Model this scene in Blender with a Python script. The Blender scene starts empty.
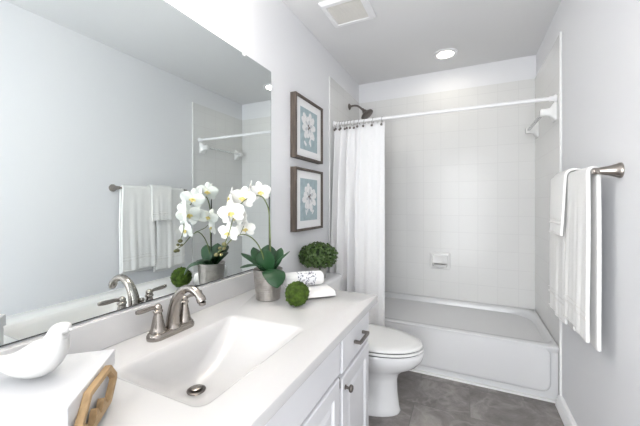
import bpy, bmesh, math, random
from mathutils import Vector, Matrix, noise
PI = math.pi
random.seed(7)
S = bpy.context.scene
C = S.collection
W, H = 1.524, 2.44            # room width, ceiling height
YB, YT, YF = 3.074, 2.312, -0.95   # far wall, front of the tub, wall with the entry door
ZC = 0.777                    # counter top

# ------------------------------------------------------------ camera, world, lights, exposure
cam = bpy.data.objects.new('camera', bpy.data.cameras.new('camera'))
C.objects.link(cam)
cam.location = (1.0076, 0.0, 1.2148)
cam.rotation_euler = (PI/2, 0, 0.4411)
cam.data.sensor_width = 36
cam.data.lens = 310.74/640*36
cam.data.shift_y = -9.43/640
cam.data.clip_start = 0.02
S.camera = cam

world = bpy.data.worlds.new('world')
S.world = world
world.use_nodes = True
world.node_tree.nodes['Background'].inputs[0].default_value = (0.93, 0.96, 1.0, 1)
world.node_tree.nodes['Background'].inputs[1].default_value = 0.8

def area_light(name, loc, rot, sx, sy, power, color=(1, 1, 1)):
    l = bpy.data.lights.new(name, 'AREA')
    l.shape = 'RECTANGLE'; l.size = sx; l.size_y = sy; l.energy = power; l.color = color
    o = bpy.data.objects.new(name, l); C.objects.link(o)
    o.location = loc; o.rotation_euler = rot
    return o
# added fill light, unseen, set just outside the entry doorway behind the camera
area_light('doorway_fill', (0.86, YF-0.30, 1.12), (PI/2, 0, math.radians(-20)), 0.95, 2.1, 47, (0.95, 0.975, 1.0))

# the photographer's flash, bounced off the ceiling behind the camera
area_light('bounced_flash', (1.0, -0.15, 1.75), (PI+math.radians(80), 0, 0), 0.5, 0.5, 9, (1.0, 0.985, 0.97))

S.view_settings.view_transform = 'Standard'
S.view_settings.look = 'None'
S.view_settings.exposure = 0.38
S.view_settings.gamma = 1.0
S.view_settings.use_curve_mapping = False
VANITY_GLOW, CAN_GLOW, CAN_POWER = 18.0, 14.0, 0.6

# ------------------------------------------------------------ materials
def new_mat(name):
    m = bpy.data.materials.new(name); m.use_nodes = True
    return m, m.node_tree, m.node_tree.nodes['Principled BSDF']

def mat(name, col, rough=0.5, metal=0.0, bump=None, spec=0.5, vary=0.0, vscale=8, sheen=0.0, coat=0.0):
    """procedural principled material; bump = (noise scale, strength, distance)"""
    m, nt, b = new_mat(name)
    b.inputs['Base Color'].default_value = (*col, 1)
    b.inputs['Roughness'].default_value = rough
    b.inputs['Metallic'].default_value = metal
    b.inputs['Specular IOR Level'].default_value = spec
    b.inputs['Sheen Weight'].default_value = sheen
    b.inputs['Coat Weight'].default_value = coat
    tc = nt.nodes.new('ShaderNodeTexCoord')
    if vary:
        n = nt.nodes.new('ShaderNodeTexNoise'); n.inputs['Scale'].default_value = vscale; n.inputs['Detail'].default_value = 4
        nt.links.new(tc.outputs['Object'], n.inputs['Vector'])
        r = nt.nodes.new('ShaderNodeValToRGB')
        r.color_ramp.elements[0].position = .3; r.color_ramp.elements[1].position = .7
        r.color_ramp.elements[0].color = (*[max(0, c*(1-vary)) for c in col], 1)
        r.color_ramp.elements[1].color = (*[min(1, c*(1+vary)) for c in col], 1)
        nt.links.new(n.outputs['Fac'], r.inputs['Fac'])
        nt.links.new(r.outputs['Color'], b.inputs['Base Color'])
    if bump:
        n = nt.nodes.new('ShaderNodeTexNoise'); n.inputs['Scale'].default_value = bump[0]; n.inputs['Detail'].default_value = 3
        nt.links.new(tc.outputs['Object'], n.inputs['Vector'])
        bp = nt.nodes.new('ShaderNodeBump'); bp.inputs['Strength'].default_value = bump[1]; bp.inputs['Distance'].default_value = bump[2]
        nt.links.new(n.outputs['Fac'], bp.inputs['Height'])
        nt.links.new(bp.outputs['Normal'], b.inputs['Normal'])
    return m

def tile_mat(name, axes, off, size, grout, col, gcol, rough):
    """square wall tiles laid out from the surface's own coordinates"""
    m, nt, b = new_mat(name)
    tc = nt.nodes.new('ShaderNodeTexCoord')
    sp = nt.nodes.new('ShaderNodeSeparateXYZ'); nt.links.new(tc.outputs['Object'], sp.inputs[0])
    cb = nt.nodes.new('ShaderNodeCombineXYZ')
    for k, a in enumerate(axes):
        ad = nt.nodes.new('ShaderNodeMath'); ad.operation = 'ADD'; ad.inputs[1].default_value = off[k]
        nt.links.new(sp.outputs[a], ad.inputs[0]); nt.links.new(ad.outputs[0], cb.inputs[k])
    br = nt.nodes.new('ShaderNodeTexBrick'); br.offset = 0; br.squash = 1
    br.inputs['Scale'].default_value = 1; br.inputs['Brick Width'].default_value = size; br.inputs['Row Height'].default_value = size
    br.inputs['Mortar Size'].default_value = grout; br.inputs['Mortar Smooth'].default_value = .3
    br.inputs['Color1'].default_value = (*col, 1); br.inputs['Color2'].default_value = (*[c*.985 for c in col], 1)
    br.inputs['Mortar'].default_value = (*gcol, 1)
    nt.links.new(cb.outputs[0], br.inputs['Vector'])
    nt.links.new(br.outputs['Color'], b.inputs['Base Color'])
    b.inputs['Specular IOR Level'].default_value = .3
    b.inputs['Roughness'].default_value = rough
    bp = nt.nodes.new('ShaderNodeBump'); bp.invert = True; bp.inputs['Strength'].default_value = .35; bp.inputs['Distance'].default_value = .002
    nt.links.new(br.outputs['Fac'], bp.inputs['Height']); nt.links.new(bp.outputs['Normal'], b.inputs['Normal'])
    return m

def floor_mat():
    m, nt, b = new_mat('grey stone floor tile')
    L = nt.links.new
    tc = nt.nodes.new('ShaderNodeTexCoord')
    mp = nt.nodes.new('ShaderNodeMapping'); mp.inputs['Location'].default_value = (-1.025+.61*2, -2.265+.305*12, 0)
    L(tc.outputs['Object'], mp.inputs['Vector'])
    br = nt.nodes.new('ShaderNodeTexBrick'); br.offset = .5
    br.inputs['Scale'].default_value = 1; br.inputs['Brick Width'].default_value = .61; br.inputs['Row Height'].default_value = .305
    br.inputs['Mortar Size'].default_value = .0022; br.inputs['Mortar Smooth'].default_value = .1
    br.inputs['Color1'].default_value = (.0, .0, .0, 1); br.inputs['Color2'].default_value = (1, 1, 1, 1); br.inputs['Mortar'].default_value = (.5, .5, .5, 1)
    L(mp.outputs[0], br.inputs['Vector'])
    sh = nt.nodes.new('ShaderNodeVectorMath'); sh.operation = 'MULTIPLY_ADD'; sh.inputs[1].default_value = (7, 5, 3)
    L(br.outputs['Color'], sh.inputs[0]); L(tc.outputs['Object'], sh.inputs[2])
    n1 = nt.nodes.new('ShaderNodeTexNoise'); n1.inputs['Scale'].default_value = 5.5; n1.inputs['Detail'].default_value = 9
    n1.inputs['Roughness'].default_value = .7; n1.inputs['Distortion'].default_value = .5
    L(sh.outputs[0], n1.inputs['Vector'])
    r1 = nt.nodes.new('ShaderNodeValToRGB'); e = r1.color_ramp.elements
    e[0].position = .3; e[0].color = (.125, .112, .106, 1); e[1].position = .72; e[1].color = (.41, .378, .358, 1)
    x = r1.color_ramp.elements.new(.5); x.color = (.225, .205, .196, 1)
    L(n1.outputs['Fac'], r1.inputs['Fac'])
    n2 = nt.nodes.new('ShaderNodeTexNoise'); n2.inputs['Scale'].default_value = 2.6; n2.inputs['Detail'].default_value = 6; n2.inputs['Distortion'].default_value = .9
    L(sh.outputs[0], n2.inputs['Vector'])
    r2 = nt.nodes.new('ShaderNodeValToRGB'); e = r2.color_ramp.elements   # thin pale veins
    e[0].position = .475; e[0].color = (0, 0, 0, 1); e[1].position = .53; e[1].color = (0, 0, 0, 1)
    x = r2.color_ramp.elements.new(.5); x.color = (.32, .32, .32, 1)
    L(n2.outputs['Fac'], r2.inputs['Fac'])
    mx = nt.nodes.new('ShaderNodeMixRGB'); L(r2.outputs['Color'], mx.inputs['Fac']); L(r1.outputs['Color'], mx.inputs['Color1']); mx.inputs['Color2'].default_value = (.46, .43, .40, 1)
    mg = nt.nodes.new('ShaderNodeMixRGB'); L(br.outputs['Fac'], mg.inputs['Fac']); L(mx.outputs['Color'], mg.inputs['Color1']); mg.inputs['Color2'].default_value = (.17, .16, .15, 1)
    L(mg.outputs['Color'], b.inputs['Base Color'])
    b.inputs['Roughness'].default_value = .38
    bp = nt.nodes.new('ShaderNodeBump'); bp.invert = True; bp.inputs['Strength'].default_value = .4; bp.inputs['Distance'].default_value = .002
    L(br.outputs['Fac'], bp.inputs['Height']); L(bp.outputs['Normal'], b.inputs['Normal'])
    return m

def emit_mat(name, col, strength):
    m, nt, b = new_mat(name)
    b.inputs['Base Color'].default_value = (*col, 1)
    b.inputs['Emission Color'].default_value = (*col, 1); b.inputs['Emission Strength'].default_value = strength
    return m

def waffle_mat(name, col, scale):
    """woven cloth with a small square weave"""
    m, nt, b = new_mat(name)
    b.inputs['Base Color'].default_value = (*col, 1); b.inputs['Roughness'].default_value = .9; b.inputs['Sheen Weight'].default_value = .2
    tc = nt.nodes.new('ShaderNodeTexCoord')
    v = nt.nodes.new('ShaderNodeTexVoronoi'); v.inputs['Scale'].default_value = scale
    n = nt.nodes.new('ShaderNodeTexNoise'); n.inputs['Scale'].default_value = scale*.4; n.inputs['Detail'].default_value = 4
    nt.links.new(tc.outputs['Object'], v.inputs['Vector']); nt.links.new(tc.outputs['Object'], n.inputs['Vector'])
    ad = nt.nodes.new('ShaderNodeMath'); ad.operation = 'ADD'
    nt.links.new(v.outputs['Distance'], ad.inputs[0]); nt.links.new(n.outputs['Fac'], ad.inputs[1])
    bp = nt.nodes.new('ShaderNodeBump'); bp.inputs['Strength'].default_value = .35; bp.inputs['Distance'].default_value = .004
    nt.links.new(ad.outputs[0], bp.inputs['Height']); nt.links.new(bp.outputs['Normal'], b.inputs['Normal'])
    return m

def brushed(name, col, rough=.3):
    m, nt, b = new_mat(name)
    b.inputs['Base Color'].default_value = (*col, 1); b.inputs['Metallic'].default_value = 1; b.inputs['Roughness'].default_value = rough
    tc = nt.nodes.new('ShaderNodeTexCoord'); mp = nt.nodes.new('ShaderNodeMapping'); mp.inputs['Scale'].default_value = (30, 30, 900)
    n = nt.nodes.new('ShaderNodeTexNoise'); n.inputs['Scale'].default_value = 1; n.inputs['Detail'].default_value = 2
    nt.links.new(tc.outputs['Object'], mp.inputs['Vector']); nt.links.new(mp.outputs[0], n.inputs['Vector'])
    bp = nt.nodes.new('ShaderNodeBump'); bp.inputs['Strength'].default_value = .06; bp.inputs['Distance'].default_value = .001
    nt.links.new(n.outputs['Fac'], bp.inputs['Height']); nt.links.new(bp.outputs['Normal'], b.inputs['Normal'])
    return m

def wood_mat(name, c0, c1, scale, axis):
    m, nt, b = new_mat(name)
    b.inputs['Roughness'].default_value = .6
    tc = nt.nodes.new('ShaderNodeTexCoord'); mp = nt.nodes.new('ShaderNodeMapping')
    mp.inputs['Scale'].default_value = [scale*.12 if k == axis else scale for k in range(3)]
    n = nt.nodes.new('ShaderNodeTexNoise'); n.inputs['Scale'].default_value = 1; n.inputs['Detail'].default_value = 6; n.inputs['Distortion'].default_value = .6
    r = nt.nodes.new('ShaderNodeValToRGB'); r.color_ramp.elements[0].color = (*c0, 1); r.color_ramp.elements[1].color = (*c1, 1)
    r.color_ramp.elements[0].position = .3; r.color_ramp.elements[1].position = .7
    nt.links.new(tc.outputs['Object'], mp.inputs['Vector']); nt.links.new(mp.outputs[0], n.inputs['Vector'])
    nt.links.new(n.outputs['Fac'], r.inputs['Fac']); nt.links.new(r.outputs['Color'], b.inputs['Base Color'])
    return m

def damask_mat():
    """paper band: dark blue-grey scrollwork on white"""
    m, nt, b = new_mat('printed paper band')
    L = nt.links.new
    tc = nt.nodes.new('ShaderNodeTexCoord')
    n = nt.nodes.new('ShaderNodeTexNoise'); n.inputs['Scale'].default_value = 42; n.inputs['Detail'].default_value = 1; n.inputs['Distortion'].default_value = 2.5
    L(tc.outputs['Object'], n.inputs['Vector'])
    r = nt.nodes.new('ShaderNodeValToRGB'); r.color_ramp.interpolation = 'CONSTANT'
    e = r.color_ramp.elements; e[0].position = 0; e[0].color = (.86, .86, .87, 1); e[1].position = .56; e[1].color = (.13, .14, .19, 1)
    x = e.new(.68); x.color = (.86, .86, .87, 1)
    L(n.outputs['Fac'], r.inputs['Fac']); L(r.outputs['Color'], b.inputs['Base Color'])
    b.inputs['Roughness'].default_value = .6
    return m

M = dict(
    wall=mat('pale grey wall paint', (.81, .815, .835), .75, bump=(160, .12, .002)),
    ceil=mat('flat ceiling paint', (.78, .78, .785), .9, bump=(120, .1, .002)),
    trim=mat('white trim paint', (.86, .86, .86), .4),
    floor=floor_mat(),
    tile_xz=tile_mat('white wall tile, end wall', (0, 2), (-.029+.1525, -.345+.1525*3), .1525, .0018, (.765, .765, .757), (.69, .69, .685), .2),
    tile_yz=tile_mat('white wall tile, side walls', (1, 2), (-YB+.1525*30, -.345+.1525*3), .1525, .0018, (.765, .765, .757), (.69, .69, .685), .2),
    glaze=mat('glazed white ceramic', (.84, .84, .83), .12, coat=.3),
    tub=mat('white bathtub enamel', (.70, .705, .715), .18),
    china=mat('white toilet china', (.78, .78, .785), .1, coat=.4),
    seat=mat('white toilet seat plastic', (.80, .80, .79), .25),
    channel_gap_dark=mat('dark channel and gap shade', (.03, .03, .03), .7),  # mirror channel, and painted shade in the toilet seat gaps
    marble=mat('white cultured marble', (.615, .607, .602), .22, coat=.2),
    cab=mat('white cabinet lacquer', (.80, .80, .82), .38),
    dark_in=mat('shaded recess paint', (.45, .45, .46), .7),
    nickel=brushed('brushed nickel', (.35, .318, .288), .24),
    bronze=brushed('dark nickel', (.20, .18, .165), .35),
    chrome=mat('chrome', (.75, .75, .75), .08, 1),
    white_metal=mat('white enamelled metal', (.86, .86, .87), .3),
    cloth=waffle_mat('white curtain weave', (.83, .83, .835), 90),
    terry=mat('white terry towel', (.90, .895, .88), .95, bump=(420, .5, .004), sheen=.3),
    towel_band=mat('woven towel band', (.86, .85, .83), .8, bump=(200, .2, .002)),
    frame=wood_mat('weathered brown wood', (.055, .042, .034), (.125, .098, .08), 60, 2),
    oak=wood_mat('golden wood', (.33, .21, .10), (.47, .32, .165), 70, 0),
    matb=mat('white mat board', (.87, .87, .87), .8),
    teal=mat('pale blue print paper', (.37, .46, .49), .8, vary=.12, vscale=25),
    petal_ink=mat('printed petal white', (.80, .80, .80), .8, vary=.1, vscale=60),
    petal_ink2=mat('printed petal grey', (.58, .60, .62), .8),
    ink=mat('printed stamen brown', (.16, .13, .12), .8),
    box=mat('white box lacquer', (.61, .61, .62), .3),
    bird=mat('matte white ceramic', (.60, .595, .58), .45, bump=(60, .1, .002)),
    pot=mat('ribbed pewter pot', (.36, .335, .31), .36, .75, vary=.2, vscale=30),
    stone=mat('grey stone pot', (.45, .44, .42), .8, vary=.1),
    soil=mat('dark moss soil', (.05, .045, .03), .95, bump=(90, .6, .01)),
    orchid_leaf=mat('glossy orchid leaf', (.015, .06, .02), .35, vary=.3, vscale=14),
    petal=mat('white orchid petal', (.88, .88, .84), .6),
    lip=mat('yellow orchid lip', (.80, .66, .25), .6),
    stem=mat('olive green stem', (.13, .17, .05), .5, vary=.3, vscale=30),
    bud=mat('olive brown bud', (.16, .15, .06), .5),
    stake=mat('dark plant stake', (.025, .022, .018), .6),
    moss=mat('green moss', (.055, .10, .008), .95, vary=.6, vscale=45, bump=(150, .9, .01)),
    moss_dark=mat('deep green moss', (.05, .10, .01), .95, vary=.4, vscale=60),
    box_leaf=mat('boxwood leaf', (.05, .10, .018), .45, vary=.5, vscale=60),
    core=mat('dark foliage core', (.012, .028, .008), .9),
    band=damask_mat(),
    can_lens=emit_mat('lit ceiling lamp lens', (1, .93, .80), CAN_GLOW),
    shade=emit_mat('lit frosted glass', (1, .955, .89), VANITY_GLOW),
    grille=mat('fan grille plastic', (.68, .665, .63), .6),
    door=mat('white door paint', (.82, .82, .82), .4),
)
mm, nt_, b_ = new_mat('mirror glass'); M['mirror'] = mm
b_.inputs['Base Color'].default_value = (.80, .845, .845, 1); b_.inputs['Metallic'].default_value = 1; b_.inputs['Roughness'].default_value = 0.0
mm, nt_, b_ = new_mat('clear acrylic'); M['acrylic'] = mm
b_.inputs['Base Color'].default_value = (.93, .95, .96, 1); b_.inputs['Roughness'].default_value = .12
b_.inputs['Transmission Weight'].default_value = .92; b_.inputs['IOR'].default_value = 1.49
# leaves and petals let a little light through
for k in ('petal', 'cloth'):
    M[k].node_tree.nodes['Principled BSDF'].inputs['Subsurface Weight'].default_value = .15
    M[k].node_tree.nodes['Principled BSDF'].inputs['Subsurface Radius'].default_value = (.01, .01, .01)

# ------------------------------------------------------------ object helpers
def obj(name, bm, m, parent=None, smooth=True, bevel=0, seg=2, sub=0, solid=0, loc=None, kind=None, label=None, angle=40):
    """link one mesh object; M name or material"""
    bmesh.ops.recalc_face_normals(bm, faces=bm.faces)
    me = bpy.data.meshes.new(name); bm.to_mesh(me); bm.free()
    o = bpy.data.objects.new(name, me); C.objects.link(o)
    me.materials.append(M[m] if isinstance(m, str) else m)
    if smooth:
        for p in me.polygons: p.use_smooth = True
    if solid:
        md = o.modifiers.new('thickness', 'SOLIDIFY'); md.thickness = solid; md.offset = 0
    if bevel:
        md = o.modifiers.new('bevel', 'BEVEL'); md.width = bevel; md.segments = seg; md.limit_method = 'ANGLE'; md.angle_limit = math.radians(35)
        md.harden_normals = True
    if sub:
        md = o.modifiers.new('subdivision', 'SUBSURF'); md.levels = sub; md.render_levels = sub
    if smooth and not sub:
        try: me.set_sharp_from_angle(angle=math.radians(angle))
        except Exception: pass
    if parent: o.parent = parent
    if loc: o.location = loc
    if kind: o['kind'] = kind
    if label: o['label'] = label
    return o

def tag(o, label, cat, group=None):
    o['label'] = label; o['category'] = cat
    if group: o['group'] = group
    return o

def thing(name, label, cat, loc=(0, 0, 0), rotz=0, group=None):
    o = bpy.data.objects.new(name, None); C.objects.link(o)
    o.location = loc; o.rotation_euler = (0, 0, rotz); o.empty_display_size = .05
    return tag(o, label, cat, group)

def struct(name, bm, m, label, cat, **kw):
    o = obj(name, bm, m, kind='structure', smooth=kw.pop('smooth', False), **kw)
    o['label'] = label; o['category'] = cat
    return o

def box(bm, x0, x1, y0, y1, z0, z1, mtx=None):
    v = [bm.verts.new((x, y, z)) for x in (x0, x1) for y in (y0, y1) for z in (z0, z1)]
    if mtx: 
        for q in v: q.co = mtx @ q.co
    for f in ((0, 1, 3, 2), (4, 6, 7, 5), (0, 4, 5, 1), (2, 3, 7, 6), (0, 2, 6, 4), (1, 5, 7, 3)):
        bm.faces.new([v[i] for i in f])
    return bm
def B(*a, **k): return box(bmesh.new(), *a, **k)

def loft(bm, loops, cap0=True, cap1=True, closed=True):
    rings = [[bm.verts.new(p) for p in l] for l in loops]
    n = len(rings[0])
    for a, b in zip(rings, rings[1:]):
        for i in range(n if closed else n-1):
            j = (i+1) % n
            bm.faces.new((a[i], a[j], b[j], b[i]))
    if cap0: bm.faces.new(rings[0][::-1])
    if cap1: bm.faces.new(rings[-1])
    return bm

def lathe(profile, n=32, axis='z', origin=(0, 0, 0), bm=None, cap0=True, cap1=True):
    """profile: (radius, height) pairs turned about an axis"""
    bm = bm or bmesh.new(); o = Vector(origin)
    def P(r, h, a):
        c, s = r*math.cos(a), r*math.sin(a)
        return o + Vector({'z': (c, s, h), 'x': (h, c, s), 'y': (c, h, s)}[axis])
    return loft(bm, [[P(max(r, 1e-4), h, 2*PI*i/n) for i in range(n)] for r, h in profile], cap0, cap1)

def smooth_path(pts, n):
    """Catmull-Rom through points (any dimension)"""
    pts = [Vector(p) for p in pts]
    P = [pts[0]*2-pts[1]] + pts + [pts[-1]*2-pts[-2]]
    out = []
    for i in range(1, len(P)-2):
        for k in range(n):
            t = k/n
            a, b, c, d = P[i-1], P[i], P[i+1], P[i+2]
            out.append(.5*((2*b) + (c-a)*t + (2*a-5*b+4*c-d)*t*t + (3*b-a-3*c+d)*t**3))
    out.append(pts[-1])
    return out

def tube(pts, r, n=12, bm=None, sx=1.0, up=(0, 0, 1)):
    """tube along points; r a number or one radius per point; sx flattens it sideways"""
    bm = bm or bmesh.new()
    pts = [Vector(p) for p in pts]
    R = r if isinstance(r, (list, tuple)) else [r]*len(pts)
    loops = []; u = None
    for i, p in enumerate(pts):
        t = (pts[min(i+1, len(pts)-1)] - pts[max(i-1, 0)]).normalized()
        if u is None:
            a = Vector(up)
            if abs(t.dot(a)) > .95: a = Vector((1, 0, 0)) if abs(t.x) < .9 else Vector((0, 1, 0))
            u = (a - t*a.dot(t)).normalized()
        else: u = (u - t*u.dot(t)).normalized()
        v = t.cross(u)
        loops.append([p + u*(R[i]*math.cos(2*PI*k/n)) + v*(R[i]*sx*math.sin(2*PI*k/n)) for k in range(n)])
    return loft(bm, loops)

def rrect(x0, x1, y0, y1, r, z, k=8):
    """rounded rectangle, 4*(k+1) points, counter-clockwise from the +x+y corner"""
    r = max(1e-4, min(r, (x1-x0)/2-1e-4, (y1-y0)/2-1e-4))
    out = []
    for cx_, cy_, a0 in ((x1-r, y1-r, 0), (x0+r, y1-r, PI/2), (x0+r, y0+r, PI), (x1-r, y0+r, 1.5*PI)):
        for i in range(k+1):
            a = a0 + i/k*PI/2
            out.append((cx_ + r*math.cos(a), cy_ + r*math.sin(a), z))
    return out

def rrect4(x0, x1, y0, y1, rb, rf, z, k=8):
    """rounded rectangle with radius rb at the two +y corners and rf at the two -y corners"""
    out = []
    for cx_, cy_, a0, r in ((x1-rb, y1-rb, 0, rb), (x0+rb, y1-rb, PI/2, rb), (x0+rf, y0+rf, PI, rf), (x1-rf, y0+rf, 1.5*PI, rf)):
        for i in range(k+1):
            a = a0 + i/k*PI/2
            out.append((cx_ + r*math.cos(a), cy_ + r*math.sin(a), z))
    return out

def ball(bm, c, r, seg=16, rings=10, sc=(1, 1, 1)):
    m = Matrix.Translation(c) @ Matrix.Diagonal((*sc, 1))
    bmesh.ops.create_uvsphere(bm, u_segments=seg, v_segments=rings, radius=r, matrix=m)
    return bm

# ------------------------------------------------------------ the room
struct('floor', B(-.1, W+.1, YF-.1, YB+.1, -.1, 0), 'floor', 'grey stone-look tile floor', 'floor')
struct('ceiling', B(-.1, W+.1, YF-.1, YB+.1, H, H+.1), 'ceil', 'flat light grey ceiling', 'ceiling')
struct('wall_left', B(-.1, 0, YF-.1, YB+.1, 0, H), 'wall', 'pale wall behind the mirror and the two pictures', 'wall')
struct('wall_right', B(W, W+.1, YF-.1, YB+.1, 0, H), 'wall', 'pale grey wall behind the hanging towels', 'wall')
struct('wall_back', B(0, W, YB, YB+.1, 0, H), 'wall', 'end wall above the bathtub', 'wall')
bm = B(0, .52, YF-.1, YF, 0, H); box(bm, 1.40, W, YF-.1, YF, 0, H); box(bm, .52, 1.40, YF-.1, YF, 2.06, H)
struct('wall_front', bm, 'wall', 'wall with the entry doorway', 'wall')
bm = B(.45, .52, YF, YF+.015, 0, 2.12); box(bm, 1.40, 1.47, YF, YF+.015, 0, 2.12); box(bm, .52, 1.40, YF, YF+.015, 2.05, 2.12)
struct('trim_1', bm, 'trim', 'white casing around the entry doorway', 'trim')
# tiled surround of the tub
TZ = 2.245
struct('trim_2', B(0, .008, YT, YB, 0, TZ), 'tile_yz', 'white square tiles on the shower head wall', 'tiled wall')
struct('trim_3', B(W-.008, W, YT, YB, 0, TZ), 'tile_yz', 'white square tiles on the right shower wall', 'tiled wall')
struct('trim_4', B(.008, W-.008, YB-.008, YB, 0, TZ), 'tile_xz', 'white square tiles on the end wall of the shower', 'tiled wall')
struct('trim_5', B(W-.014, W, YT-.018, YT+.002, .0, TZ), 'glaze', 'white bullnose edge of the right shower tiles', 'trim', bevel=.004)
struct('trim_6', B(0, .011, YT-.012, YT+.004, .0, TZ), 'glaze', 'white bullnose edge of the tiles beside the curtain', 'trim', bevel=.004)
# baseboard along the right wall: grooved profile that leans out towards its foot
prof = [(0, .0), (.034, .0), (.034, .012), (.026, .016), (.026, .019), (.032, .022), (.031, .028), (.022, .032), (.022, .035), (.029, .038), (.028, .044), (.018, .048), (.018, .051), (.025, .054), (.020, .064), (.012, .068), (0, .068)]
bm = loft(bmesh.new(), [[(W-a, y, z) for a, z in prof] for y in (YF, YT-.014)])
struct('baseboard_right', bm, 'trim', 'white grooved baseboard below the towels', 'baseboard')
bm = loft(bmesh.new(), [[(a*.4, y, z*1.3) for a, z in prof] for y in (1.475, YT-.014)])
struct('baseboard_left', bm, 'trim', 'white baseboard behind the toilet', 'baseboard')

# ------------------------------------------------------------ bathtub
tub = thing('bathtub', 'white alcove bathtub with raised apron panel', 'bathtub', (W/2, YT, 0))
def L_(l): return [(x-W/2, y-YT, z) for x, y, z in l]
x0, x1 = .010, W-.010
loops = [rrect(x0, x1, YT+.02, YB-.009, .003, .30), rrect(x0, x1, YT+.003, YB-.009, .003, .325), rrect(x0, x1, YT, YB-.009, .004, .333),
         rrect(x0, x1, YT, YB-.009, .004, .340), rrect(x0+.003, x1-.003, YT+.006, YB-.011, .006, .345),
         rrect4(.12, W-.024, YT+.052, YB-.030, .20, .06, .345), rrect4(.126, W-.031, YT+.059, YB-.037, .195, .06, .339),
         rrect4(.135, W-.042, YT+.068, YB-.044, .19, .065, .32), rrect4(.17, W-.11, YT+.095, YB-.07, .17, .09, .16),
         rrect4(.20, W-.17, YT+.13, YB-.10, .14, .10, .085), rrect4(.27, W-.26, YT+.19, YB-.16, .09, .08, .062)]
obj('basin', loft(bmesh.new(), [L_(l) for l in loops]), 'tub', tub, angle=50)
bm = loft(bmesh.new(), [[(x-W/2, y-YT, z) for x, y, z in [(px, YT+dy, pz) for px, pz in pts]] for dy, pts in ((.05, [(x0, .004), (x1, .004), (x1, .318), (x0, .318)]), (.030, [(x0, .004), (x1, .004), (x1, .318), (x0, .318)]))])
ap = obj('apron', bm, 'tub', tub)
def panel(x0, x1, z0, z1, r, y): return [(px-W/2, y-YT, pz) for px, pz, _ in rrect(x0, x1, z0, z1, r, 0, 8)]
bm = loft(bmesh.new(), [panel(.03, 1.474, .055, .335, .055, YT+.035), panel(.03, 1.474, .055, .335, .055, YT+.012), panel(.033, 1.470, .059, .335, .052, YT+.005), panel(.042, 1.460, .069, .335, .045, YT+.002)])
obj('apron_panel', bm, 'tub', ap, angle=60)
obj('caulk_strip', B(x0-W/2, x1-W/2, .008, .0295, 0, .012), 'glaze', tub, smooth=False)

# ------------------------------------------------------------ shower fittings
rod = thing('shower_curtain_rod', 'white shower curtain rod spanning the tub alcove', 'curtain rod', (W/2, 2.39, 1.875))
obj('rod', lathe([(.0125, -W/2+.016), (.0125, W/2-.016)], 20, 'x'), 'white_metal', rod)
for s in (-1, 1):
    obj('flange', lathe([(.026, s*(W/2-.009)), (.026, s*(W/2-.016)), (.018, s*(W/2-.022)), (.0165, s*(W/2-.045))], 24, 'x'), 'white_metal', rod)

cur = thing('shower_curtain', 'white textured shower curtain gathered at the left end of the rod', 'shower curtain', (.012, 2.38, .14))
def curtain_y(u, v):     # v 0 at the top, 1 at the foot
    w = 1.0 if u < .42 else max(0, 1-(u-.42)/.2)
    a = (.012+.015*min(1, v*4))*(.12+.88*w)
    y = a*math.sin(2*PI*(6.2*u**.8+.12*math.sin(3*v+4*u)+.1)) + .45*a*math.sin(2*PI*(9.3*u+.35*v)) + .007*math.sin(7*v+5*u)*v
    if u > .42: y += -.022*math.sin(PI*((u-.42)/.58)**.8)*(.6+.4*v)
    return y - .118*min(1, v*1.0)**.8
bm = bmesh.new(); nu, nv = 150, 60
g = []
for j in range(nv+1):
    v = j/nv; row = []
    for i in range(nu+1):
        u = i/nu
        z = 1.708*(1-v) + (.006*math.cos(2*PI*12*u)-.003)*(1-v)**8
        x = (.424+.030*v)*u + .004*math.sin(2*PI*10*u)*(1-u)
        row.append(bm.verts.new((x, curtain_y(u, v), z)))
    g.append(row)
for j in range(nv):
    for i in range(nu): bm.faces.new((g[j][i], g[j][i+1], g[j+1][i+1], g[j+1][i]))
obj('curtain_panel', bm, 'cloth', cur, solid=.003)
hk = [.02, .07, .12, .17, .23, .29, .35, .42, .51, .62, .78, .955]
ordn = ['nearest the tiled wall', 'second from the tiled wall', 'third from the tiled wall', 'fourth from the tiled wall', 'fifth from the tiled wall', 'sixth from the tiled wall',
        'sixth from the free edge', 'fifth from the free edge', 'fourth from the free edge', 'third from the free edge', 'second from the free edge', 'at the free edge of the curtain']
for u, w in zip(hk, ordn):
    x = .012+.421*u; yc = 2.38 + curtain_y(u, .01)
    t = thing('curtain_hook', 'dark bronze curtain hook on the white rod, '+w, 'curtain hook', (x, 2.39, 1.875), 0, 'shower curtain hooks')
    pts = [(0, .0155*math.sin(a), .0155*math.cos(a)) for a in [k*PI/9 for k in range(-9, 8)]]
    pts = [(0, yc-2.39-.012, -.045), (0, yc-2.39-.014, -.03)] + [(0, -.0165*math.cos(a), .0165*math.sin(a)) for a in [k*PI/8 for k in range(0, 9)]] + [(0, .012, -.012), (0, .004, -.024)]
    obj('wire', tube(smooth_path(pts, 3), .0014, 6), 'bronze', t)
    obj('ornament', ball(bmesh.new(), (0, yc-2.39-.016, -.052), .0095, 12, 8, (1, .7, 1)), 'bronze', t)

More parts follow.
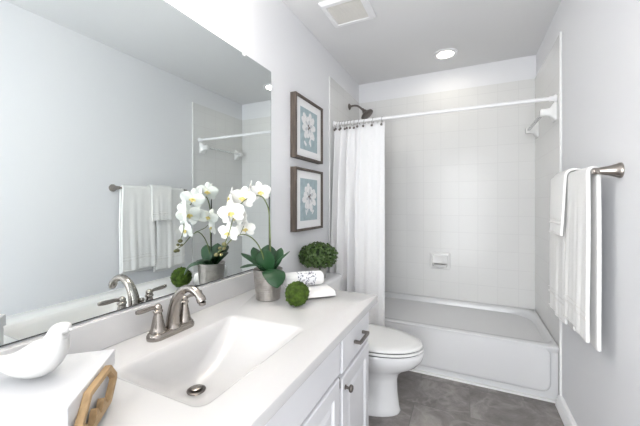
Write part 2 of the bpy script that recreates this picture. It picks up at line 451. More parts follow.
sh = thing('showerhead', 'dark nickel shower head on a bent arm above the curtain', 'shower head', (.008, 2.76, 2.125))
obj('flange', lathe([(.03, 0), (.03, .004), (.022, .012), (.012, .018)], 24, 'x'), 'bronze', sh)
obj('arm', tube(smooth_path([(.005, 0, 0), (.05, 0, .004), (.09, 0, -.008), (.135, 0, -.048)], 6), .0095, 12), 'bronze', sh)
hd = lathe([(.012, .03), (.014, .012), (.02, .004), (.026, -.012), (.055, -.032), (.062, -.038), (.062, -.05), (.056, -.053), (.02, -.053)], 28)
bmesh.ops.transform(hd, matrix=Matrix.Translation((.147, 0, -.061)) @ Matrix.Rotation(math.radians(-38), 4, 'Y'), verts=hd.verts)
obj('spray_head', hd, 'bronze', sh)

# ceramic towel bar on the right shower wall
cb = thing('shower_towel_bar', 'white ceramic towel bar on the right shower wall', 'towel bar', (W-.008, 2.43, 1.80))
for yy in (0, .54):
    pl = [[(a, yy+b, c) for b, c, _ in rrect(-hw, hw, -hh, hh, .012, 0, 5)] for a, hw, hh in ((0, .042, .062), (-.007, .042, .062), (-.014, .034, .05), (-.03, .022, .026), (-.055, .021, .023), (-.075, .022, .024), (-.08, .017, .019))]
    obj('post', loft(bmesh.new(), pl), 'glaze', cb, angle=50)
obj('bar', B(-.072, -.054, .018, .522, -.009, .009), 'acrylic', cb, bevel=.003)

# soap dish on the end wall
sd = thing('soap_dish', 'white ceramic soap dish set in the end wall tiles', 'soap dish', (.785, YB-.008, .69))
def sdl(x, z, r, y): return [(a, y, b) for a, b, _ in rrect(-x, x, -z, z, r, 0, 5)]
obj('surround', loft(bmesh.new(), [sdl(.088, .076, .012, 0), sdl(.088, .076, .012, -.008), sdl(.080, .068, .01, -.016), sdl(.066, .054, .01, -.017), sdl(.062, .050, .01, -.006), sdl(.05, .04, .01, -.004)]), 'glaze', sd, angle=50)
tr = [[(a*math.cos(t), -.004-b*math.sin(t), z) for t in [k*PI/14 for k in range(15)]] for a, b, z in ((.03, .02, -.066), (.06, .05, -.055), (.068, .062, -.032), (.066, .06, -.028), (.060, .052, -.032), (.05, .036, -.046))]
bm = loft(bmesh.new(), tr, closed=True)
obj('tray', bm, 'glaze', sd, angle=50)

# ------------------------------------------------------------ ceiling fittings
def can_light(label, x, y, power):
    rl = thing('recessed_light', label, 'ceiling light', (x, y, H))
    bm = bmesh.new(); n = 40
    prof = [(.062, -.004), (.066, -.010), (.090, -.008), (.094, 0)]
    loft(bm, [[(r*math.cos(2*PI*i/n), r*math.sin(2*PI*i/n), z) for i in range(n)] for r, z in prof], False, False)
    obj('trim_ring', bm, 'white_metal', rl)
    obj('lens', lathe([(.064, -.0025), (.064, -.005), (.03, -.007)], 40), 'can_lens', rl)
    l = bpy.data.lights.new('recessed_light_beam', 'AREA'); l.shape = 'DISK'; l.size = .12; l.energy = power; l.color = (1, .93, .82)
    lo = bpy.data.objects.new('recessed_light_beam', l); C.objects.link(lo); lo.parent = rl; lo.location = (0, 0, -.012)
can_light('round lit recessed ceiling light over the bathtub', .85, 2.735, CAN_POWER)
vt = thing('exhaust_fan', 'square white ceiling exhaust fan grille', 'exhaust fan', (.33, 1.85, H))
bm = bmesh.new()
loft(bm, [rrect(-.145, .145, -.14, .14, .012, 0, 4), rrect(-.145, .145, -.14, .14, .012, -.010, 4), rrect(-.132, .132, -.127, .127, .01, -.022, 4), rrect(-.108, .108, -.103, .103, .004, -.022, 4), rrect(-.104, .104, -.099, .099, .004, -.014, 4)], True, False)
obj('cover_frame', bm, 'white_metal', vt, angle=30)
bm = B(-.105, .105, -.10, .10, -.016, -.013)
for k in range(17):
    y = -.096+.192*k/16; box(bm, -.105, .105, y-.0022, y+.0022, -.0185, -.016)
obj('grille', bm, 'grille', vt, smooth=False)

# ------------------------------------------------------------ vanity light above the mirror
vl = thing('vanity_light', 'lit bath light bar with four frosted shades above the mirror', 'wall light', (0, .68, 2.225))
obj('back_plate', B(0, .02, -.40, .40, -.045, .045), 'nickel', vl, bevel=.006)
for k in range(4):
    y = -.33+.22*k
    arm = obj('arm', tube(smooth_path([(.015, y, 0), (.07, y, .012), (.105, y, .01), (.12, y, -.018)], 5), .008, 10), 'nickel', vl)
    obj('socket_cap', lathe([(.012, .0), (.026, -.012), (.026, -.022)], 20, origin=(.12, y, -.012)), 'nickel', arm)
    obj('shade', lathe([(.024, -.028), (.034, -.045), (.05, -.085), (.058, -.128), (.055, -.128), (.046, -.085), (.03, -.048), (.02, -.032)], 28, origin=(.12, y, 0)), 'shade', vl)
    obj('bulb', ball(bmesh.new(), (.12, y, -.075), .022, 14, 10), 'shade', vl)

# ------------------------------------------------------------ mirror
mr = thing('wall_mirror', 'large frameless mirror on the wall above the backsplash', 'mirror', (0, .72, .874))
MY0, MY1, MZ = -.77, .752, 1.0855
obj('mirror_glass', B(.0005, .005, MY0, MY1, .0022, MZ), 'mirror', mr, smooth=False)
obj('bottom_channel', B(.0002, .0062, MY0, MY1, -.0005, .0025), 'channel_gap_dark', mr, smooth=False)
bm = B(.0002, .0052, MY1, MY1+.0015, 0, MZ); box(bm, .0002, .0052, MY0, MY1, MZ, MZ+.0018)
obj('glass_edge', bm, mat('dark mirror edge', (.25, .29, .29), .3), mr, smooth=False)
for y in (-.56, .516):
    obj('clip', B(.0052, .009, y-.009, y+.009, MZ-.010, MZ+.008), 'white_metal', mr, bevel=.002)

# ------------------------------------------------------------ pictures
def picture(name, label, z0, z1, flip):
    t = thing(name, label, 'picture', (0, 1.895, z0), 0, 'framed flower prints')
    hw, hh, d, b = .203, z1-z0, .042, .016
    bm = bmesh.new()
    def fr(ins, x): return [(x, a, c) for a, c in ((hw-ins, ins), (hw-ins, hh-ins), (-hw+ins, hh-ins), (-hw+ins, ins))]
    loft(bm, [fr(0, .002), fr(0, d), fr(.002, d+.001), fr(b-.002, d+.001), fr(b, d-.001), fr(b, .020)], False, False)
    obj('frame', bm, 'frame', t, smooth=False)
    obj('mat_board', B(.002, .030, -hw+b-.001, hw-b+.001, b-.001, hh-b+.001), 'matb', t, smooth=False)
    pw, p0, p1 = .125, .066, hh-.066
    pr = obj('print', B(.0300, .0306, -pw, pw, p0, p1), 'teal', t, smooth=False)
    rnd = random.Random(5+flip); cy, cz = (.0, .01)[flip]-.005, (p0+p1)/2+.02
    def blob(bm, cy, cz, l, w, a, x):
        vs = []
        for k in range(14):
            s = k/14*2*PI
            q = l*(.5+.5*math.cos(s)); p = w*math.sin(s)*(.5+.5*(q/l))
            vs.append(bm.verts.new((x, cy+q*math.cos(a)-p*math.sin(a), cz+q*math.sin(a)+p*math.cos(a))))
        f = bm.faces.new(vs); e = bmesh.ops.extrude_face_region(bm, geom=[f])
        for v in e['geom']:
            if isinstance(v, bmesh.types.BMVert): v.co.x += .0003
    bm = bmesh.new()
    for k in range(11): blob(bm, cy, cz, .10+rnd.uniform(-.025, .02), .030, 2*PI*k/11+rnd.uniform(-.2, .2), .0306+.00002*k)
    for k in range(5): blob(bm, cy+rnd.uniform(-.05, .05), p0+.035+rnd.uniform(-.01, .03), .045, .010, rnd.uniform(.6, 2.6), .0306+.00002*k)
    obj('printed_petals', bm, 'petal_ink', pr, smooth=False)
    bm = bmesh.new()
    for k in range(6): blob(bm, cy, cz, .045+rnd.uniform(-.01, .015), .013, 2*PI*k/6+.4, .0311+.00002*k)
    obj('printed_inner_petals', bm, 'petal_ink2', pr, smooth=False)
    bm = bmesh.new()
    for k in range(3): blob(bm, cy, cz, .022, .009, 2*PI*k/3+flip, .0315+.00002*k)
    obj('printed_flower_centre', bm, 'ink', pr, smooth=False)
picture('framed_picture', 'upper of the two brown framed white flower prints', 1.508, 1.918, 0)
picture('framed_picture.001', 'lower of the two brown framed white flower prints', 1.035, 1.448, 1)

# ------------------------------------------------------------ vanity cabinet
XF, XD = .565, .587
cabn = thing('vanity_cabinet', 'white vanity cabinet with panel doors under the countertop', 'cabinet', (.29, .70, 0))
def V(b): 
    bmesh.ops.translate(b, vec=(-.29, -.70, 0), verts=b.verts); return b
bm = B(.003, XF-.018, -.045, -.027, .0, .741); box(bm, .003, XF-.018, 1.425, 1.443, 0, .741); box(bm, .003, .012, -.027, 1.425, .1, .741)
box(bm, .012, XF-.018, -.027, 1.425, .1, .118)
obj('carcass', V(bm), 'cab', cabn, bevel=.001)
stiles = [(-.045, -.005), (.345, .375), (1.058, 1.095), (1.425, 1.443)]
bm = bmesh.new()
for a, b in stiles: box(bm, XF-.018, XF, a, b, .1, .741)
for (a, b) in ((-.005, .345), (.375, 1.058), (1.095, 1.425)):
    box(bm, XF-.018, XF, a, b, .1, .14); box(bm, XF-.018, XF, a, b, .54, .595); box(bm, XF-.018, XF, a, b, .715, .741)
obj('face_frame', V(bm), 'cab', cabn, bevel=.0008)
obj('toe_kick', V(B(XF-.085, XF-.07, -.027, 1.425, 0, .1)), 'cab', cabn)
def front(name, y0, y1, z0, z1, panelled=True):
    def R_(i, x): return [(x, y0+i, z0+i), (x, y1-i, z0+i), (x, y1-i, z1-i), (x, y0+i, z1-i)]
    ls = [R_(0, XF+.0005), R_(0, XD-.005), R_(.004, XD)]
    if panelled: ls += [R_(.052, XD), R_(.056, XD-.004), R_(.062, XD-.008), R_(.070, XD-.008), R_(.088, XD-.003)]
    else: ls += [R_(.02, XD)]
    return obj(name, V(loft(bmesh.new(), ls)), 'cab', cabn, smooth=False)
def knob(d, y, z):
    b = lathe([(.009, XD), (.009, XD+.002), (.005, XD+.004), (.005, XD+.014), (.013, XD+.019), (.0145, XD+.024), (.012, XD+.029), (.006, XD+.031)], 20, 'x', (0, y, z))
    obj('knob', V(b), 'bronze', d)
def pull(d, y0, y1, z):
    b = B(XD, XD+.032, y0, y0+.011, z-.006, z+.006); box(b, XD, XD+.032, y1-.011, y1, z-.006, z+.006); box(b, XD+.022, XD+.033, y0+.011, y1-.011, z-.006, z+.006)
    obj('pull', V(b), 'bronze', d, bevel=.0012)
d = front('drawer_front', 1.088, 1.434, .576, .728, False); pull(d, 1.215, 1.335, .645)
d = front('door', 1.088, 1.434, .125, .558); knob(d, 1.118, .512)
front('false_drawer_front', .372, 1.062, .590, .728, False)
d1 = front('door', .72, 1.062, .125, .575); knob(d1, .75, .52)
d2 = front('door', .372, .714, .125, .575); knob(d2, .684, .52)
d = front('drawer_front', -.008, .348, .576, .728, False); pull(d, .11, .23, .645)
d = front('door', -.008, .348, .125, .558); knob(d, .318, .512)
for dd, y in ((d1, 1.0635), (d2, .3695)):
    for z in (.55, .17):
        b = lathe([(.004, z-.02), (.006, z-.017), (.006, z+.017), (.004, z+.02)], 10, origin=(XF+.0145, y+.0055 if y > .5 else y-.0055, 0))
        obj('hinge', V(b), 'bronze', dd)

# ------------------------------------------------------------ countertop with its moulded basin
ct = thing('countertop', 'white countertop with moulded sink', 'countertop', (.31, .70, .742))
def T(l): return [(x-.31, y-.70, z-.742) for x, y, z in l]
cx0, cx1, cy0, cy1 = .003, .622, -.055, 1.467
DX, DY = .252, .705
loops = [rrect(cx0+.04, cx1-.03, cy0+.03, cy1-.03, .002, .7425), rrect(cx0, cx1-.003, cy0+.002, cy1-.003, .004, .7425), rrect(cx0, cx1, cy0, cy1, .006, .746), rrect(cx0, cx1, cy0, cy1, .006, .771), rrect(cx0, cx1-.0018, cy0+.0018, cy1-.0018, .005, .7752), rrect(cx0, cx1-.006, cy0+.006, cy1-.006, .004, .777),
         rrect(.168, .502, .484, .968, .032, .777), rrect(.171, .498, .488, .963, .031, .7762), rrect(.176, .491, .495, .955, .032, .772), rrect(.182, .478, .505, .940, .040, .760),
         rrect(.190, .455, .525, .900, .06, .725), rrect(.195, .415, .560, .850, .07, .685), rrect(.203, .37, .60, .80, .07, .655), rrect(.215, .315, .650, .765, .045, .643),
         rrect(DX-.027, DX+.027, DY-.027, DY+.027, .027, .638), rrect(DX-.022, DX+.022, DY-.022, DY+.022, .022, .634)]
o = obj('slab_and_basin', loft(bmesh.new(), [T(l) for l in loops], False, False), 'marble', ct, angle=35)
bs = obj('backsplash', B(.0005, .0225, cy0, cy1, ZC+.0003, .869), 'marble', None, bevel=.0025)
tag(bs, 'low white backsplash running along the counter below the mirror', 'backsplash')
dr = obj('sink_drain', lathe([(.028, .6375), (.028, .6405), (.024, .6425), (.0205, .641), (.0195, .632), (.001, .631)], 28, origin=(DX, DY, 0)), 'bronze', None)
bmesh_off = (-.31, -.70, -.742)
dr.parent = ct; dr.location = bmesh_off
st = obj('stopper', lathe([(.004, .631), (.004, .640), (.016, .642), (.0165, .646), (.013, .6485), (.002, .6495)], 24, origin=(DX, DY, 0)), 'nickel', None)
st.parent = dr

# ------------------------------------------------------------ faucet
fc = thing('faucet', 'brushed nickel two-handle faucet behind the sink', 'faucet', (.098, .742, ZC))
pl = [rrect(-a, a, -b, b, r, z, 8) for a, b, r, z in ((.029, .086, .029, 0), (.030, .087, .03, .004), (.030, .087, .03, .012), (.027, .084, .027, .018), (.024, .081, .024, .0205))]
obj('base_plate', loft(bmesh.new(), pl), 'nickel', fc, angle=50)
sp = smooth_path([(.006, 0, .018), (.006, 0, .04), (.010, 0, .075), (.022, 0, .112), (.045, 0, .142), (.075, 0, .157), (.105, 0, .154), (.128, 0, .140), (.140, 0, .122)], 5)
n_ = len(sp); rr = [.026-.0135*min(1, (i/(n_-1))/.62)**.75 + (.002 if i/(n_-1) > .9 else 0) for i in range(n_)]
obj('spout', tube(sp, rr, 20), 'nickel', fc, angle=60)
obj('aerator', lathe([(.0115, 0), (.0115, -.008), (.009, -.010)], 18, origin=(.141, 0, .121)), 'nickel', fc)
for s in (-1, 1):
    hb = obj('handle_base', lathe([(.0245, .018), (.025, .026), (.022, .031), (.0195, .045), (.0155, .066), (.0125, .078), (.012, .082), (.015, .085), (.015, .09), (.0115, .094)], 24, origin=(0, s*.052, 0)), 'nickel', fc, angle=50)
    b = ball(bmesh.new(), (0, s*.052, .099), .0125, 18, 12)
    obj('handle_cap', b, 'nickel', hb)
    lv = smooth_path([(0, s*.056, .1), (.001, s*.075, .104), (.002, s*.10, .104), (.003, s*.128, .106)], 4)
    obj('lever', tube(lv, [.0055, .0055, .006, .0062, .0066, .007, .0073, .0075, .0078, .008, .008, .0075, .006][:len(lv)], 12, sx=.75), 'nickel', hb)
obj('lift_rod', lathe([(.004, .018), (.004, .075), (.0075, .079), (.009, .084), (.007, .09), (.003, .092)], 16, origin=(-.016, 0.012, 0)), 'nickel', fc)

# ------------------------------------------------------------ box, bird
bx = thing('decorative_box', 'white lidded box with a golden octagonal handle near the mirror', 'box', (.272, .449, ZC), math.atan2(-.756, .655))
# local x runs along the handle side, local y away from the handle side is negative
BL, BD, BH = .217, .262, .102
obj('body', B(.004, BL-.004, -BD+.004, -.004, 0, .066), 'box', bx, bevel=.002)
obj('lid', B(0, BL, -BD, 0, .068, BH), 'box', bx, bevel=.0025)
def hring(k, sc=1.0):
    pass
N_ = 96
def octo(a, hw, hh, c):
    """distance to an octagon (chamfered rectangle) along angle a"""
    dx, dz = math.cos(a), math.sin(a)
    t = 1e9
    for nx, nz, d in ((1, 0, hw), (-1, 0, hw), (0, 1, hh), (0, -1, hh), (.7071, .7071, (hw+hh-c)*.7071), (-.7071, .7071, (hw+hh-c)*.7071), (.7071, -.7071, (hw+hh-c)*.7071), (-.7071, -.7071, (hw+hh-c)*.7071)):
        q = dx*nx+dz*nz
        if q > 1e-6: t = min(t, d/q)
    return dx*t, dz*t
HX, HZ, CX_, CZ_ = .084, .040, .112, .054
outer = [octo(2*PI*i/N_, HX, HZ, .034) for i in range(N_)]
inner = []
for i in range(N_):
    x, z = octo(2*PI*i/N_, HX-.0125, HZ-.011, .028)
    if z < 0:                                 # scalloped lower edge: two lobes and a middle point
        z = max(z, -.029 + .021*math.exp(-((abs(x-.004)-.016)/.010)**2))
    inner.append((x, z))
y0h, y1h = .0005, .0125
def ring(p, y, s=1.0): return [(CX_+x*s, y, CZ_+z*s) for x, z in p]
bm = bmesh.new()
rings = [ring(outer, y0h), ring(outer, y1h-.002), ring(outer, y1h, .985), ring(inner, y1h, 1.02), ring(inner, y1h-.002), ring(inner, y0h), ring(outer, y0h)]
loft(bm, rings, False, False); bmesh.ops.remove_doubles(bm, verts=bm.verts, dist=1e-6)
obj('handle', bm, 'oak', bx, angle=30)

bd = thing('bird_figurine', 'white ceramic bird figurine standing on the box lid', 'figurine', (.258, .306, ZC+BH+.0005), math.radians(30)); bd.scale = (.9, .9, .9)
spine = smooth_path([(-.125, .052), (-.092, .043), (-.055, .036), (-.02, .036), (.012, .044), (.034, .062), (.043, .083), (.050, .097), (.062, .103), (.069, .100)], 5)
wr = smooth_path([(.006, .004), (.013, .006), (.022, .016), (.034, .030), (.039, .038), (.033, .031), (.0225, .022), (.0195, .020), (.0145, .0145), (.005, .005)], 5)
loops = []
for i, p in enumerate(spine):
    t = (spine[min(i+1, len(spine)-1)]-spine[max(i-1, 0)]).normalized(); nrm = Vector((-t.y, t.x))
    w, h = abs(wr[i][0]), abs(wr[i][1])
    loops.append([(p.x+nrm.x*h*math.sin(a), w*math.cos(a), max(0, p.y+nrm.y*h*math.sin(a))) for a in [2*PI*k/24 for k in range(24)]])
obj('body', loft(bmesh.new(), loops), 'bird', bd, angle=80)
bk = tube([(.058, 0, .104), (.067, 0, .103), (.076, 0, .1015)], [.0075, .005, .0008], 12)
obj('beak', bk, 'bird', bd)

# ------------------------------------------------------------ orchid
def leaf_mesh(bm, base, az, length, width, e0, e1, roll=0, n=12, fold=.25):
    p = Vector(base); rows = []
    side = Vector((-math.sin(az), math.cos(az), 0))
    for i in range(n+1):
        t = i/n; e = e0+(e1-e0)*t
        d = Vector((math.cos(az)*math.cos(e), math.sin(az)*math.cos(e), math.sin(e)))
        up = d.cross(side)*-1
        sd = (side*math.cos(roll)+up*math.sin(roll))
        w = width*.5*(math.sin(PI*min(1, .07+.93*t**1.15))**.5)*(1 if t < .98 else .35) if t < 1 else .001
        rows.append([bm.verts.new(p+sd*(w*s)+up*(abs(s)*w*fold)) for s in (-1, -.5, 0, .5, 1)])
        p = p+d*(length/n)
    for a, b in zip(rows, rows[1:]):
        for k in range(4): bm.faces.new((a[k], a[k+1], b[k+1], b[k]))
    return bm

OX, OY = .178, 1.195
orc = thing('orchid', 'white orchid in a ribbed pewter pot beside the mirror', 'plant', (OX, OY, ZC))
prof = [(.050, 0), (.054, .002)]
for k in range(53):
    z = .004+.13*k/52; prof.append((.0545+.0125*(z/.136)+(.0006 if k % 4 < 2 else -.0004), z))
prof += [(.068, .137), (.066, .139), (.063, .137), (.060, .11), (.02, .108)]
obj('pot', lathe(prof, 40), 'pot', orc, angle=70)
obj('soil', lathe([(.0595, .112), (.055, .123), (.03, .129), (.002, .131)], 24), 'soil', orc)
for az, ln, wd, e0, e1 in ((-38, .165, .105, .75, -1.75), (172, .135, .085, 1.2, .55), (-165, .150, .080, 1.05, .05), (-80, .105, .095, 1.55, 1.45), (125, .125, .095, 1.35, .95), (70, .120, .085, 1.25, .75), (30, .130, .075, 1.2, .35), (-110, .150, .060, .95, -.55)):
    a = math.radians(az)
    obj('leaf', leaf_mesh(bmesh.new(), (.014*math.cos(a),   .014*math.sin(a), .126), a, ln, wd, e0, e1), 'orchid_leaf', orc, sub=1, solid=.0015)
def rel(p): return Vector((p[0]-OX, p[1]-OY, p[2]-ZC))
F1, F2, F3, F4, F5, F6, F7 = (.155, 1.165, 1.268), (.135, 1.07, 1.24), (.145, .985, 1.178), (.125, .99, 1.096), (.105, 1.125, 1.10), (.10, 1.10, 1.15), (.12, 1.045, 1.155)
sk = obj('stake', tube([(.004, .004, .13), (.004, .004, .47)], .0028, 8), 'stake', orc)
s1 = smooth_path([(0, 0, .13), (.008, .006, .2), (.009, .002, .30), (.006, -.002, .40), rel((.178, 1.175, 1.225)), rel((.17, 1.15, 1.248)), rel((.155, 1.10, 1.245)), rel((.15, 1.04, 1.215)), rel((.145, 1.0, 1.16)), rel((.135, .985, 1.10)), rel((.13, .965, 1.055))], 5)
obj('flower_stem', tube(s1, [.0034-.0018*i/(len(s1)-1) for i in range(len(s1))], 8), 'stem', orc)
s2 = smooth_path([(-.006, -.004, .13), rel((.165, 1.16, 1.0)), rel((.155, 1.12, 1.055)), rel((.14, 1.07, 1.082)), rel((.125, 1.02, 1.07)), rel((.12, .97, 1.035)), rel((.12, .935, 1.02))], 5)
obj('flower_stem', tube(s2, [.003-.0015*i/(len(s2)-1) for i in range(len(s2))], 8), 'stem', orc)
s3 = smooth_path([rel((.135, 1.05, 1.082)), rel((.115, 1.09, 1.10)), rel((.11, 1.105, 1.115))], 4)
obj('flower_stem', tube(s3, .0015, 6), 'stem', orc)
def petal_mesh(bm, ang, L, wd, cup, tw, mtx, n=6):
    rows = []
    for i in range(n+1):
        t = i/n; w = wd*.5*(max(.06, math.sin(PI*min(1, t*.93+.04)))**.55)
        rows.append([Vector((L*t*math.cos(0), w*s, cup*L*(t*t*.5)-.10*wd*(s*s)+tw*s*t*L)) for s in (-1, -.5, 0, .5, 1)])
    rz = Matrix.Rotation(ang, 4, 'Z')
    vs = [[bm.verts.new(mtx @ (rz @ p)) for p in r] for r in rows]
    for a, b in zip(vs, vs[1:]):
        for k in range(4): bm.faces.new((a[k], a[k+1], b[k+1], b[k]))
def flower(c, facing, size, spin=0):
    f = Vector(facing).normalized(); up = Vector((0, 0, 1)); r = up.cross(f).normalized(); u = f.cross(r)
    R = Matrix((r, u, f)).transposed().to_4x4(); mtx = Matrix.Translation(rel(c)) @ R @ Matrix.Rotation(spin, 4, 'Z')
    bm = bmesh.new()
    for a in (PI/2, PI/2+2.2, PI/2-2.2): petal_mesh(bm, a, size*.50, size*.36, -.12, 0, mtx @ Matrix.Translation((0, 0, -.002)))
    for a, s in ((.18, 1), (PI-.18, -1)): petal_mesh(bm, a, size*.54, size*.54, .10, .04*s, mtx @ Matrix.Translation((0, 0, .002)))
    fl = obj('flower', bm, 'petal', orc, sub=1, solid=.0008)
    bm = bmesh.new()
    for a in (-PI/2, -PI/2+1.0, -PI/2-1.0): petal_mesh(bm, a, size*.17, size*.11, .9, 0, mtx @ Matrix.Translation((0, 0, .004)), 4)
    ball(bm, mtx @ Vector((0, .0, .006)), size*.05, 10, 8)
    obj('flower_lip', bm, 'lip', fl, sub=1)
F8, F9, F10 = (.112, 1.015, 1.236), (.118, 1.0, 1.165), (.13, 1.12, 1.272)
for c, fc_, sz, sp_ in ((F1, (.80, -.58, .05), .100, .1), (F2, (.45, -.88, .1), .104, -.15), (F3, (.35, -.93, .05), .106, .2), (F4, (.15, -.98, -.1), .090, -.1), (F5, (.45, -.88, .05), .085, .1), (F6, (-.35, -.92, .2), .088, .3), (F7, (-.3, -.95, .1), .09, -.3), (F8, (-.70, -.70, .05), .10, .2), (F9, (-.75, -.65, 0), .10, -.2), (F10, (-.75, -.65, .05), .096, .1)):
    flower(c, fc_, sz, sp_)
for p, r in (((.118, .930, 1.014), .0085), ((.125, .948, 1.012), .0075), ((.112, .955, 1.036), .0065), ((.128, .962, 1.052), .0095), ((.134, .955, 1.036), .007)):
    obj('bud', ball(bmesh.new(), rel(p), r, 12, 8, (.85, 1.2, .9)), 'bud', orc)

# ------------------------------------------------------------ moss ball
def moss_ball():
    bm = bmesh.new(); bmesh.ops.create_icosphere(bm, subdivisions=5, radius=.052)
    for v in bm.verts:
        d = v.co.normalized()
        k = noise.voronoi(d*3.2)[0]
        v.co += d*(.010*(k[1]-k[0]) - .004 + .0022*noise.noise(d*34))
    bmesh.ops.translate(bm, vec=(0, 0, .0535), verts=bm.verts)
    zmin = min(v.co.z for v in bm.verts); bmesh.ops.translate(bm, vec=(0, 0, -zmin+.0005), verts=bm.verts)
    rnd = random.Random(2)
    for k in range(1800):
        a, z = rnd.uniform(0, 2*PI), rnd.uniform(-.93, 1); r = math.sqrt(1-z*z); d = Vector((r*math.cos(a), r*math.sin(a), z))
        kk = noise.voronoi(d*3.2)[0]; c = Vector((0, 0, .0535))+d*(.050+.010*(kk[1]-kk[0])-.004)
        t = d.orthogonal().normalized(); t.rotate(Matrix.Rotation(rnd.uniform(0, 6.28), 3, d)); s = t.cross(d)
        q = [bm.verts.new(c+t*.0012), bm.verts.new(c-t*.0012), bm.verts.new(c+d*.005+s*rnd.uniform(-.003, .003))]
        bm.faces.new(q)
    o = obj('moss_ball', bm, 'moss', None, loc=(.352, 1.160, ZC), angle=180)
    return tag(o, 'green moss ball on the counter in front of the orchid pot', 'moss ball')
moss_ball()

# ------------------------------------------------------------ folded towel and rolled towel on the counter
ang = math.atan2(.678, .735)
ft = thing('folded_towel', 'folded white towel lying flat at the counter end', 'towel', (.322, 1.332, ZC+.0005), ang)
bm = loft(bmesh.new(), [[(x, y, z) for y, z in sec] for x, sec in [(x, [(.07+dx*0, z) for z in ()] or [(-.080+i, .004), (.088-i, .003), (.090-i, .016), (.088-i, .029), (-.06+i, .034), (-.082+i, .029), (-.087+i, .018)]) for x, i, dx in ((-.108, .006, 0), (-.104, .001, 0), (-.05, 0, 0), (0, 0, 0), (.05, 0, 0), (.104, .001, 0), (.108, .006, 0))]])
bmesh.ops.translate(bm, vec=(0, 0, -.003), verts=bm.verts)
obj('towel_fold', bm, 'terry', ft, sub=2)
bm = tube([(-.104, -.0835, .010), (-.03, -.0845, .011), (.04, -.0845, .011), (.106, -.080, .010)], .0028, 8)
obj('folded_edge', bm, 'towel_band', ft)

rt = thing('rolled_towel', 'rolled white hand towel wrapped in a patterned paper band', 'towel', (.272, 1.362, ZC+.031), ang)
RR = .034
bm = lathe([(.012, -.098), (RR-.008, -.099), (RR-.002, -.094), (RR, -.085), (RR, .085), (RR-.002, .094), (RR-.008, .099), (.012, .098)], 32, 'x', (0, 0, RR))
obj('towel_roll', bm, 'terry', rt, angle=60)
for s in (-1, 1):
    sp_ = [(s*.0985, (.004+.024*k/40)*math.cos(k*.42), RR+(.004+.024*k/40)*math.sin(k*.42)) for k in range(41)]
    obj('roll_spiral', tube(sp_, .0022, 6), 'terry', rt)
obj('paper_band', lathe([(RR+.0002, -.034), (RR+.0012, -.034), (RR+.0012, .058), (RR+.0002, .058)], 32, 'x', (0, 0, RR), cap0=False, cap1=False), 'band', rt)

# ------------------------------------------------------------ toilet
tl = thing('toilet', 'white toilet between the vanity and the bathtub', 'toilet', (0, 1.835, 0))
def egg(xb, xf, hw, z, n=44, p=2.3):
    """outline with a blunt back at xb and a rounded front at xf"""
    cx_ = xb+(xf-xb)*.42; out = []
    for i in range(n):
        a = 2*PI*i/n; c, s = math.cos(a), math.sin(a)
        if c >= 0: x = cx_+(xf-cx_)*c; y = hw*s
        else:
            x = cx_+(cx_-xb)*(-(abs(c)**(2/p))); y = hw*(abs(s)**(2/p))*(1 if s >= 0 else -1)
        out.append((x, y, z))
    return out
lp = [egg(.10, .655, .125, 0), egg(.10, .660, .128, .012), egg(.10, .652, .120, .03), egg(.10, .642, .108, .12), egg(.10, .640, .105, .19), egg(.09, .650, .112, .225), egg(.07, .690, .135, .255), egg(.06, .745, .160, .285), egg(.05, .780, .178, .325), egg(.04, .790, .184, .355), egg(.04, .788, .184, .370), egg(.05, .780, .176, .377)]
obj('bowl', loft(bmesh.new(), lp), 'china', tl, angle=60)
obj('seat_gap_shade', loft(bmesh.new(), [egg(.27, .776, .176, .376), egg(.27, .776, .176, .384)]), 'channel_gap_dark', tl)  # dark sheet painting the shade in the gap under the seat
st = obj('seat', loft(bmesh.new(), [egg(.262, .784, .182, .383), egg(.258, .787, .184, .385), egg(.258, .787, .184, .391), egg(.262, .783, .181, .394)]), 'seat', tl, angle=60)
obj('lid_gap_shade', loft(bmesh.new(), [egg(.28, .771, .172, .3935), egg(.28, .771, .172, .402)]), 'channel_gap_dark', tl)  # dark sheet standing in for the shade between seat and lid
obj('lid', loft(bmesh.new(), [egg(.255, .779, .180, .4012), egg(.25, .782, .182, .404), egg(.25, .782, .182, .410), egg(.254, .776, .177, .416), egg(.29, .72, .14, .421), egg(.36, .62, .08, .4235)]), 'seat', tl, angle=60)
for s in (-1, 1):
    obj('hinge_post', lathe([(.012, .378), (.012, .416), (.008, .42)], 14, origin=(.235, s*.07, 0)), 'seat', tl)
tk = obj('tank', loft(bmesh.new(), [rrect(.03, .195, -.195, .195, .03, .3775), rrect(.022, .205, -.205, .205, .035, .40), rrect(.02, .212, -.212, .212, .035, .685), rrect(.022, .21, -.21, .21, .035, .69)]), 'china', tl, angle=50)
obj('tank_lid', loft(bmesh.new(), [rrect(.018, .216, -.216, .216, .035, .6905), rrect(.013, .224, -.222, .222, .04, .695), rrect(.013, .224, -.222, .222, .04, .712), rrect(.018, .217, -.217, .217, .035, .719), rrect(.04, .19, -.19, .19, .03, .721)]), 'china', tl, angle=50)
b = lathe([(.014, 0), (.014, .006), (.009, .01)], 16, 'x', (.2125, -.15, .62)); box(b, .222, .228, -.155, -.09, .613, .626)
obj('flush_lever', b, 'chrome', tk)

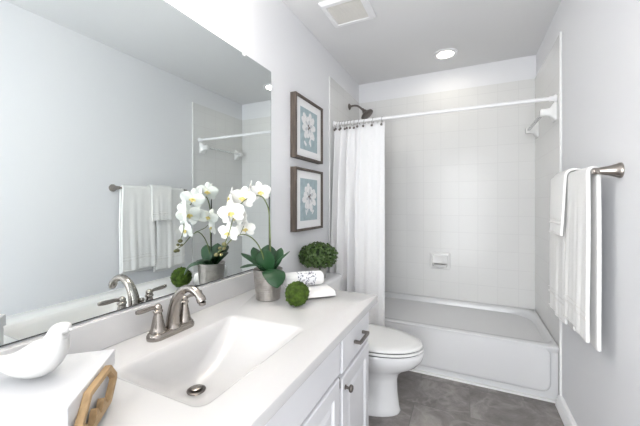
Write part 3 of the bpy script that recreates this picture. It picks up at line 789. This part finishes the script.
# ------------------------------------------------------------ topiary ball on the tank lid
tp = thing('topiary', 'small leafy boxwood ball plant in a stone pot behind the rolled towel', 'plant', (.118, 1.86, .7215))
obj('pot', lathe([(.045, 0), (.048, .003), (.058, .075), (.06, .078), (.055, .08), (.05, .07), (.01, .066)], 28), 'stone', tp)
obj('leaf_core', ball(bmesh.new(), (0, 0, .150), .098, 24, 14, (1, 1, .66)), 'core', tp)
bm = bmesh.new(); rnd = random.Random(11)
for k in range(1200):
    a, z = rnd.uniform(0, 2*PI), rnd.uniform(-.8, 1); r = math.sqrt(1-z*z)
    q = rnd.uniform(.90, 1.08)
    d = Vector((r*math.cos(a), r*math.sin(a), z)); c = Vector((0, 0, .148))+Vector((d.x*.115, d.y*.115, d.z*.078))*q
    t = d.orthogonal().normalized(); t.rotate(Matrix.Rotation(rnd.uniform(0, 6.28), 3, d)); t = (t+d*rnd.uniform(.1, 1.0)).normalized(); s = t.cross(d).normalized()
    L, w = rnd.uniform(.016, .024), rnd.uniform(.006, .009)
    nn = s.cross(t)
    vs = [bm.verts.new(c), bm.verts.new(c+t*L*.35+s*w+nn*.001), bm.verts.new(c+t*L*.75+s*w*.8), bm.verts.new(c+t*L), bm.verts.new(c+t*L*.75-s*w*.8), bm.verts.new(c+t*L*.35-s*w+nn*.001)]
    bm.faces.new(vs)
obj('foliage', bm, 'box_leaf', tp, smooth=False)

# ------------------------------------------------------------ towel bar and hanging towels on the right wall
XB, ZB = W-.072, 1.338
tb = thing('towel_bar', 'brushed nickel towel bar on the right wall', 'towel bar', (W, 1.515, ZB))
for yy in (0, .64):
    obj('post', lathe([(.029, 0), (.029, -.006), (.026, -.010), (.018, -.035), (.0135, -.062), (.0125, -.066), (.0125, -.080), (.010, -.084)], 28, 'x', (0, yy, 0)), 'nickel', tb, angle=50)
obj('bar', lathe([(.0075, -.018), (.0075, .658)], 16, 'y', (-.072, 0, 0)), 'nickel', tb)
def hanging_towel(label, y0, y1, zf, zb, inner, th, bands, seed, flare=0.0, lean=0.0):
    """a towel folded over the bar: front flap to zf, back flap to zb; inner is the gap from the bar's axis to the towel"""
    t = thing('hanging_towel', label, 'towel', (XB, (y0+y1)/2, ZB), 0, 'towels on the bar')
    rnd = random.Random(seed); ph = rnd.uniform(0, 6)
    hw = (y1-y0)/2; r = inner+th/2
    path = []
    for k in range(26): path.append((-r, (zf-ZB)*(1-k/25)))             # front flap, bottom to bar
    for k in range(1, 12): a = PI-PI*k/12; path.append((r*math.cos(a), r*math.sin(a)))
    for k in range(26): path.append((min(r, .05), (zb-ZB)*(k/25)))
    bm = bmesh.new(); rows = []; ny = 30
    for k, (px, pz) in enumerate(path):
        row = []
        drop = min(1, max(0, -pz)/.5); sgn = -1 if px < 0 else 1
        for j in range(ny+1):
            s = -1+2*j/ny
            amp = (.006*drop if sgn < 0 else .0012*drop)
            wv = amp*math.sin(s*5.2+ph+pz*1.5)+amp*.5*math.sin(s*11+ph*2)
            y = s*hw*(1+flare*drop*(1 if sgn < 0 else .3)) + .003*math.sin(pz*9+ph)
            row.append((px+sgn*abs(wv)-(lean*drop if sgn < 0 else 0), y, pz+.004*math.sin(s*3+ph)*drop))
        rows.append(row)
    vs = [[bm.verts.new(p) for p in r_] for r_ in rows]
    for a, b in zip(vs, vs[1:]):
        for j in range(ny): bm.faces.new((a[j], a[j+1], b[j+1], b[j]))
    tw = obj('towel_cloth', bm, 'terry', t, angle=180)
    md = tw.modifiers.new('thickness', 'SOLIDIFY'); md.thickness = th; md.offset = 0
    md = tw.modifiers.new('round', 'BEVEL'); md.width = th*.46; md.segments = 3; md.limit_method = 'ANGLE'; md.angle_limit = math.radians(50)
    for zz, wz in bands:                                              # woven bands across the front flap
        bm = bmesh.new(); g = []
        for dz in (-wz/2, -wz/4, wz/4, wz/2):
            row = []
            pz = zf-ZB+zz+dz; drop = min(1, -pz/.5); amp = .006*drop
            for j in range(ny+1):
                s = -1+2*j/ny; wv = amp*math.sin(s*5.2+ph+pz*1.5)+amp*.5*math.sin(s*11+ph*2)
                row.append(bm.verts.new((-r-th/2-.0006-abs(wv)-lean*drop-(.0010 if abs(dz) < wz/2-1e-6 else -.0005), s*hw*(1+flare*drop)*.998+.003*math.sin(pz*9+ph), pz+.004*math.sin(s*3+ph)*drop)))
            g.append(row)
        for a, b in zip(g, g[1:]):
            for j in range(ny): bm.faces.new((a[j], a[j+1], b[j+1], b[j]))
        obj('woven_band', bm, 'towel_band', tw, angle=180)
    return t
BANDS = [(.088, .014), (.112, .006), (.012, .008)]
hanging_towel('white bath towel on the bar nearer the camera', 1.535, 1.812, .676, .648, .0085, .0145, BANDS, 1, .06)
hanging_towel('white bath towel on the bar next to the tub, mostly under the hand towel', 1.832, 2.118, .640, .615, .0085, .0145, BANDS, 2, .04)
hanging_towel('small white hand towel draped over the two bath towels', 1.768, 1.972, 1.066, 1.09, .0275, .012, [(.055, .010), (.072, .004), (.008, .006)], 3, .03, .03)
